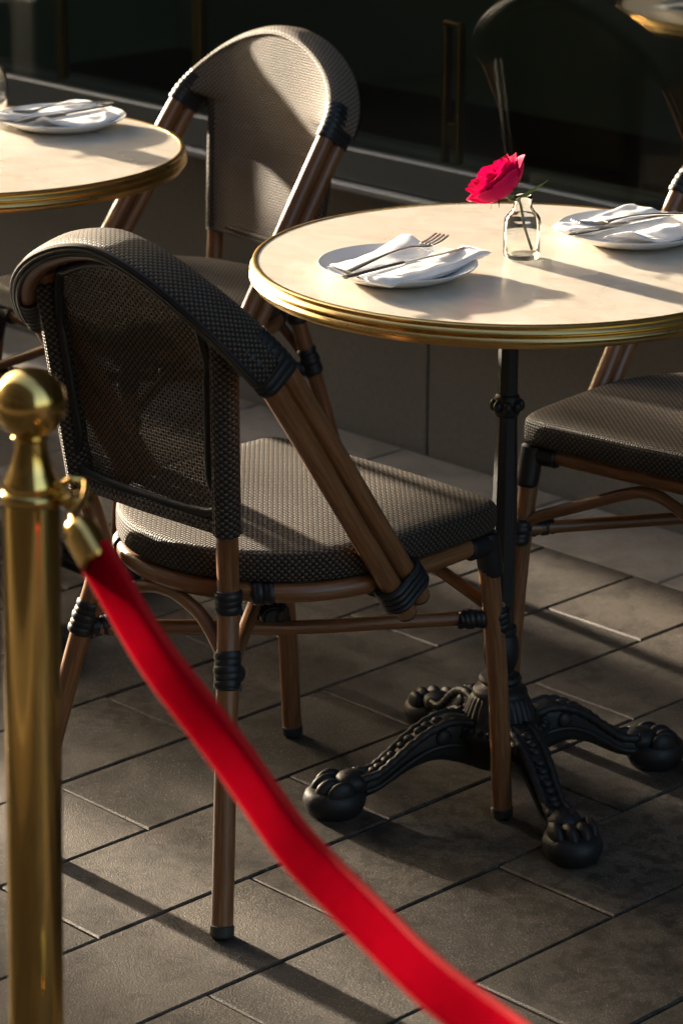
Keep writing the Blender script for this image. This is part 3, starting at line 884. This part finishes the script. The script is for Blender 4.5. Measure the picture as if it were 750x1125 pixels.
# ------------------------------------------------------------------ stanchion and rope
SX, SY = .671, -1.303
st = thing('brass_stanchion', 'polished brass stanchion post with a ball top holding the red rope', 'stanchion', (SX, SY, 0))
mb = MB(); mb.lathe([(0, 0), (.155, 0), (.158, .004), (.156, .012), (.12, .022), (.06, .034), (.036, .042), (.030, .052), (0, .052)], 64); mb.build('base', M['brass_post'], st)
mb = MB(); mb.lathe([(.0236, .03), (.0236, .872), (.0225, .876), (0, .876)], 48); mb.build('post', M['brass_post'], st)
mb = MB(); mb.lathe([(0, .872), (.0245, .8722), (.0256, .8745), (.0256, .8785), (.0245, .8805), (.0226, .882), (.0234, .886), (.0224, .890), (.0190, .897), (.0160, .906), (.0140, .916), (.0128, .924), (.0150, .927), (.0128, .930), (.0115, .933)], 48)
mb.build('cap', M['brass_post'], st)
mb = MB(); mb.ellipsoid((0, 0, .9545), (.0295, .0295, .0295), None, 48, 32); mb.build('finial', M['brass_post'], st)
def loc_from_dir(dx): return Vector((.698, .716, 0)) * dx
rdir = Vector((math.cos(math.radians(-10)), math.sin(math.radians(-10)), 0))
hk = Vector((.698 * .035 + .008, .716 * .035 - .004, .878))
mb = MB(); mb.tube([(0.018, .014, .878), hk * .9 + Vector((0, 0, .0878))], .0065, 12)
mb.tube([hk + Vector((.0105 * math.cos(2 * PI * k / 24), .0105 * math.sin(2 * PI * k / 24) * 1.0, .0)) for k in range(24)], .0042, 10, closed=True)
mb.build('hook_eye', M['brass_post'], st)

# the post leans very slightly
lean = Vector((.698, .716, 0)) * math.sin(math.radians(1.12)) + Vector((0, 0, 1)) * math.cos(math.radians(1.12))
st.rotation_euler = Vector((0, 0, 1)).rotation_difference(lean).to_euler()
st.location = (SX - .698 * .0160, SY - .716 * .0160, 0)

# rope: sagging strap towards the right
HX, HY = .7687, -1.3283
rope = thing('barrier_rope', 'flat red velvet barrier rope sagging from the brass stanchion', 'rope', (HX, HY, .0096))
def rp(d, z): return Vector((rdir.x * d, rdir.y * d, z))
rpts = [(.0180, .8528), (.0807, .8135), (.1599, .7780), (.2514, .7388), (.3253, .7105), (.4210, .6896), (.5031, .6784), (.58, .6745), (.66, .678), (.75, .691), (.85, .716), (.95, .753), (1.05, .80), (1.13, .8528)]
cl = cr([rp(*p) for p in rpts], 10); cl = smooth_path(cl, 3)
sn = Vector((-rdir.y, rdir.x, 0))
def rsec(i):
    o = []
    for k in range(24):
        a = 2 * PI * k / 24; c, s_ = math.cos(a), math.sin(a)
        o.append((.0055 * math.copysign(abs(c) ** .7, c), .0174 * math.copysign(abs(s_) ** .55, s_)))
    return o
nn = []
for i in range(len(cl)):
    t = (cl[min(i + 1, len(cl) - 1)] - cl[max(i - 1, 0)]).normalized()
    n0 = sn.cross(t).normalized()
    if n0.z < 0: n0 = -n0
    tw = .05 * math.sin(i / 17.0) + .24
    nn.append((n0 * math.cos(tw) + sn * math.sin(tw)).normalized())
wob = [Vector(p) + sn * (.0012 * math.sin(i * .31)) for i, p in enumerate(cl)]
mb = MB(); mb.sweep(wob, rsec, normals=nn); mb.build('strap', M['velvet'], rope, 60)
for s_ in (-1, 1):
    mb = MB(); mb.tube([p + n * (s_ * .0170) for p, n in zip(wob, nn)], .0030, 8); mb.build('edge_piping', M['stitch'], rope)
def ferrule(p, d, nrm_):
    mb = MB(); d = d.normalized()
    rs = [(-.034, .004), (-.0335, .009), (-.031, .0125), (-.026, .0145), (-.016, .0150), (.006, .0150), (.0075, .0143)]
    path = [p + d * a for a, _ in rs]
    mb.tube([path[0]] + path[1:], [r for _, r in rs], 24)
    return mb
d0 = (cl[0] - cl[3]).normalized()
fe = ferrule(cl[0], -d0, None).build('ferrule', M['brass_post'], rope)
tip = cl[0] + d0 * .033
eye = Vector((SX + .698 * .036 - HX, SY + .716 * .036 - HY, .8664))
mb = MB(); mb.tube(cr([tip - d0 * .004, tip + d0 * .006, (tip + eye) / 2 + Vector((.004, .004, .006)), eye + Vector((.006, .006, .012)), eye + Vector((-.002, -.002, .014)), eye + Vector((-.009, -.009, .004)), eye + Vector((-.004, -.005, -.007)), tip + d0 * .010], 6), .0030, 10)
mb.build('snap_hook', M['brass_post'], rope)
d1 = (cl[-1] - cl[-4]).normalized()
ferrule(cl[-1], -d1, None).build('ferrule', M['brass_post'], rope)
far = Vector((HX, HY, 0)) + Vector((cl[-1].x, cl[-1].y, 0)) + Vector((d1.x, d1.y, 0)).normalized() * .075
dup(st, (far.x, far.y, 0), 0, 'polished brass stanchion at the far end of the red rope, outside the picture')

# ------------------------------------------------------------------ pavement
mb = MB(); rnd = random.Random(11); PX, PL = .195, .4955
def slab(x0, x1, y0, y1, g=.0016, ch=.0022):
    dz = rnd.uniform(-.0009, .0009); tx, ty = rnd.uniform(-.0007, .0007), rnd.uniform(-.0007, .0007)
    a = [(x0 + g, y0 + g), (x1 - g, y0 + g), (x1 - g, y1 - g), (x0 + g, y1 - g)]
    b = [(x0 + g + ch, y0 + g + ch), (x1 - g - ch, y0 + g + ch), (x1 - g - ch, y1 - g - ch), (x0 + g + ch, y1 - g - ch)]
    V = [(x, y, -.010) for x, y in a] + [(x, y, -.0022 + dz * .3) for x, y in a] + [(b[0][0], b[0][1], dz - tx), (b[1][0], b[1][1], dz + tx), (b[2][0], b[2][1], dz + tx * .5), (b[3][0], b[3][1], dz + ty)]
    F = [[8, 9, 10, 11]]
    for i in range(4):
        j = (i + 1) % 4; F += [[i, j, 4 + j, 4 + i], [4 + i, 4 + j, 8 + j, 8 + i]]
    mb.add(V, F)
i0, i1 = -30, 24
for i in range(i0, i1):
    x0 = -.028 + PX * i; off = -.43 if i % 2 == 0 else -.1800
    j = -9
    while True:
        y0 = off + PL * j; y1 = y0 + PL
        if y0 > .775: break
        if y1 > -4.4: slab(x0, x0 + PX, max(y0, -4.4), min(y1, .778))
        j += 1
slabs = mb
o = slabs.build('pavement', M['paver'], None, 0); tag(o, 'dark granite slab pavement under the tables and chairs', None, None, 'structure')
mb = MB(); x = -5.9
k = 0
while x < 4.6:
    slab(x, x + .395, .778, .997, .0026); x += .395; k += 1
o = mb.build('pavement_border', M['border'], None, 0); tag(o, 'paler row of slabs along the foot of the storefront', None, None, 'structure')
mb = MB(); mb.box((-7, -4.55, -.12), (6, 6.5, -.0065)); o = mb.build('pavement_bed', M['joint'], None, 0); tag(o, None, None, None, 'structure')
mb = MB(); mb.add([(-150, -150, -.125), (150, -150, -.125), (150, 150, -.125), (-150, 150, -.125)], [[0, 1, 2, 3]]); o = mb.build('street', M['street'], None, 0); tag(o, 'asphalt street beyond the kerb', None, None, 'structure')
mb = MB(); xx = -7
while xx < 6:
    mb.box((xx + .002, -4.70, -.125), (xx + .898, -4.552, .0), bev=.008); xx += .9
o = mb.build('kerb', M['border'], None, 0); tag(o, 'granite kerb', None, None, 'structure')

# ------------------------------------------------------------------ storefront
sf = thing('storefront', 'dark shop window with grey-green frame and brass posts above a stone plinth', 'shop front', (0, 1.0, 0))
GY = -.085      # glass plane, relative to the plinth face
mb = MB(); x = -4.55
while x < 6:
    x1 = x + .86
    mb.box((x + .0022, 0.0, -.02), (x1 - .0022, .10, .492), bev=.003); x = x1
mb.box((-4.55, .012, -.02), (6, .30, .488))
mb.build('plinth', M['plinth'], sf, 0)
mb = MB(); mb.box((-4.55, -.118, .492), (6, .20, .507), bev=.004); mb.build('sill', M['sill'], sf, 0)
mb = MB(); mb.box((-4.55, -.103, .5075), (6, -.05, .569), bev=.004); mb.box((-4.55, -.098, 2.45), (6, -.05, 2.53), bev=.003)
mb.build('window_frame', M['frame_paint'], sf, 0)
mb = MB(); mb.box((-4.55, GY - .004, .5695), (6, GY + .004, 2.4495)); mb.build('window_glass', M['glass'], sf, 0)
for x, z0, z1, w in ((-2.085, .57, 2.448, .018), (-1.675, .57, 2.448, .026), (-.49, .57, 2.448, .02), (.35, .57, 2.448, .02), (-2.9, .57, 2.448, .02)):
    mb = MB(); mb.box((x - w / 2, GY + .03, z0), (x + w / 2, GY + .05, z1), bev=.002); mb.build('brass_post', M['brass_dull'], sf, 0)
mb = MB()
mb.box((-1.017, GY + .012, .5695), (-1.008, GY + .030, .806), bev=.002); mb.box((-.985, GY + .012, .5695), (-.976, GY + .030, .806), bev=.002); mb.box((-1.017, GY + .012, .8065), (-.976, GY + .030, .816), bev=.002)
mb.box((-1.0075, GY + .016, .60), (-.9855, GY + .026, .64), bev=.002)
mb.build('brass_bracket', M['brass_dull'], sf, 0)
mb = MB(); mb.box((-4.55, -.05, 2.531), (6, .3, 14)); mb.build('upper_wall', M['wall_paint'], sf, 0)
mb = MB(); mb.box((-4.55, .301, .02), (6, 2.399, .04)); mb.build('room_floor', M['room_floor'], sf, 0)
mb = MB(); mb.box((-4.65, 2.4, 0), (6.1, 2.5, 2.6)); mb.box((-4.65, -.05, 0), (-4.552, 2.399, 2.6)); mb.box((6.002, -.05, 0), (6.1, 2.399, 2.6)); mb.box((-4.55, .301, 2.5), (6, 2.399, 2.529)); mb.build('room_shell', M['room'], sf, 0)

# unseen hedge planters added up the terrace to shade the pavement
M['planter'] = simple('planter_metal', (.03, .03, .03), .5); M['hedge'] = simple('hedge_leaf', (.06, .09, .03), .5, var=.4, bscale=30)
for yc, ln, lab in ((.235, 1.15, 'unseen hedge in a black planter beside the storefront, added for shade'), (-1.91, 3.0, 'unseen hedge in a black planter beside the kerb, added for shade')):
    pl = thing('shade_hedge', lab, 'planter', (-4.0, yc, 0), 0, 'unseen hedges added for shade')
    mb = MB(); mb.box((-.2, -ln / 2, 0), (.2, ln / 2, .40), bev=.01); mb.build('shade_planter_box', M['planter'], pl, 0)
    rnd = random.Random(int(yc * 100)); mb = MB()
    for _ in range(int(9500 * ln)):
        x, y, z = rnd.uniform(-.19, .19), rnd.uniform(-ln / 2, ln / 2), .38 + rnd.random() * (.68 + .05 * math.sin(9 * yc))
        z += .05 * math.sin(y * 11) * (z - .38)
        if yc > 0 and .12 < y < .34: z += (z - .38) * .22 * math.sin(PI * (y - .12) / .22)  # taller leaves here throw shade on the right-hand seat
        if yc < 0 and y < .75: z += (z - .38) * .62 * min(1, (.75 - y) / .25)  # taller leaves here darken the ground that the stanchion mirrors
        if any(((y + yc - gy) / gr) ** 2 + ((z - gz) / .04) ** 2 < 1 for gy, gz, gr in ((.73, .675, .08), (.385, .748, .085), (-.13, .745, .07))) and rnd.random() < .92: continue  # gaps cut in the leaves to let sun patches through
        ed = ln / 2 - abs(y)
        if ed < .22 and rnd.random() > (ed / .22) ** 1.3 * .9 + .06: continue
        c = Vector((x, y, z)); a = Vector((rnd.gauss(0, 1), rnd.gauss(0, 1), rnd.gauss(0, 1))).normalized(); b = a.orthogonal().normalized(); L_ = rnd.uniform(.014, .026)
        mb.add([c - a * L_, c + b * L_ * .45, c + a * L_, c - b * L_ * .45], [[0, 1, 2, 3]])
    mb.build('shade_foliage', M['hedge'], pl, 0, recalc=False)
# unseen facade across the street, added and sized to block skylight
ob_ = thing('townhouse', 'unseen brown townhouse across the street, added to block skylight', 'building', (0, -7.5, 0))
mb = MB(); mb.box((-70, -6, -.12), (16, 0, 18)); mb.build('wall', M['facade'], ob_, 0)
for fl in range(6):
    for k in range(13):
        x = -17 + 2.4 * k; z = .6 + 2.9 * fl
        mb = MB(); mb.box((x, -.04, z), (x + 1.15, .012, z + 1.8)); mb.build('window', M['facade_win'], ob_, 0)

# ------------------------------------------------------------------ light, sky
AZ_L, EL = math.radians(-2.6), math.radians(10.5)
d = Vector((math.cos(AZ_L) * math.cos(EL), math.sin(AZ_L) * math.cos(EL), -math.sin(EL)))
L = bpy.data.lights.new('sun', 'SUN'); L.energy = 3.5; L.angle = math.radians(1.5); L.color = (1, .84, .64)
lo = bpy.data.objects.new('sun', L); COL.objects.link(lo); lo.rotation_euler = d.to_track_quat('-Z', 'Y').to_euler(); lo.location = (-6, 0, 4)
w = bpy.data.worlds.new('World'); S.world = w; w.use_nodes = True
nt = w.node_tree; bg = nt.nodes['Background']
sky = nt.nodes.new('ShaderNodeTexSky'); sky.sky_type = 'NISHITA'; sky.sun_disc = False
sky.sun_elevation = EL; sky.sun_rotation = math.atan2(-d.x, -d.y); sky.air_density = 1.0; sky.dust_density = 6.0
nt.links.new(sky.outputs[0], bg.inputs[0]); bg.inputs[1].default_value = .088

# ------------------------------------------------------------------ camera
P_, R_, T_ = math.radians(18.7448), math.radians(.3212), TH0
CX, CY, CZ = 2.4422, -2.6788, 1.6204
ex = Vector((math.cos(T_ - PI / 2), math.sin(T_ - PI / 2), 0)); ey = Vector((math.cos(T_), math.sin(T_), 0))
def W_(v): return Vector((v.dot(ex), v.dot(ey), v.z))
fw = W_(Vector((0, math.cos(P_), -math.sin(P_)))); dn = W_(Vector((0, -math.sin(P_), -math.cos(P_)))); rt = W_(Vector((1, 0, 0)))
r2 = rt * math.cos(R_) - dn * math.sin(R_)
d2 = dn * math.cos(R_) + rt * math.sin(R_)
cam = bpy.data.cameras.new('camera'); cam.sensor_fit = 'VERTICAL'; cam.sensor_height = 36; cam.sensor_width = 24; cam.lens = 36 * 3200 / 1125
cam.clip_end = 500; cam.clip_start = .05
cam.dof.use_dof = True; cam.dof.focus_distance = 3.62; cam.dof.aperture_fstop = 8.0
co = bpy.data.objects.new('camera', cam); COL.objects.link(co)
co.matrix_world = Matrix(((r2.x, -d2.x, -fw.x, CX), (r2.y, -d2.y, -fw.y, CY), (r2.z, -d2.z, -fw.z, CZ), (0, 0, 0, 1)))
S.camera = co
S.view_settings.view_transform = 'Standard'; S.view_settings.look = 'None'; S.view_settings.gamma = 1; S.view_settings.exposure = 2.88
S.cycles.max_bounces = 10; S.cycles.transparent_max_bounces = 24; S.cycles.sample_clamp_indirect = 6
try: S.cycles.use_denoising = True
except Exception: pass
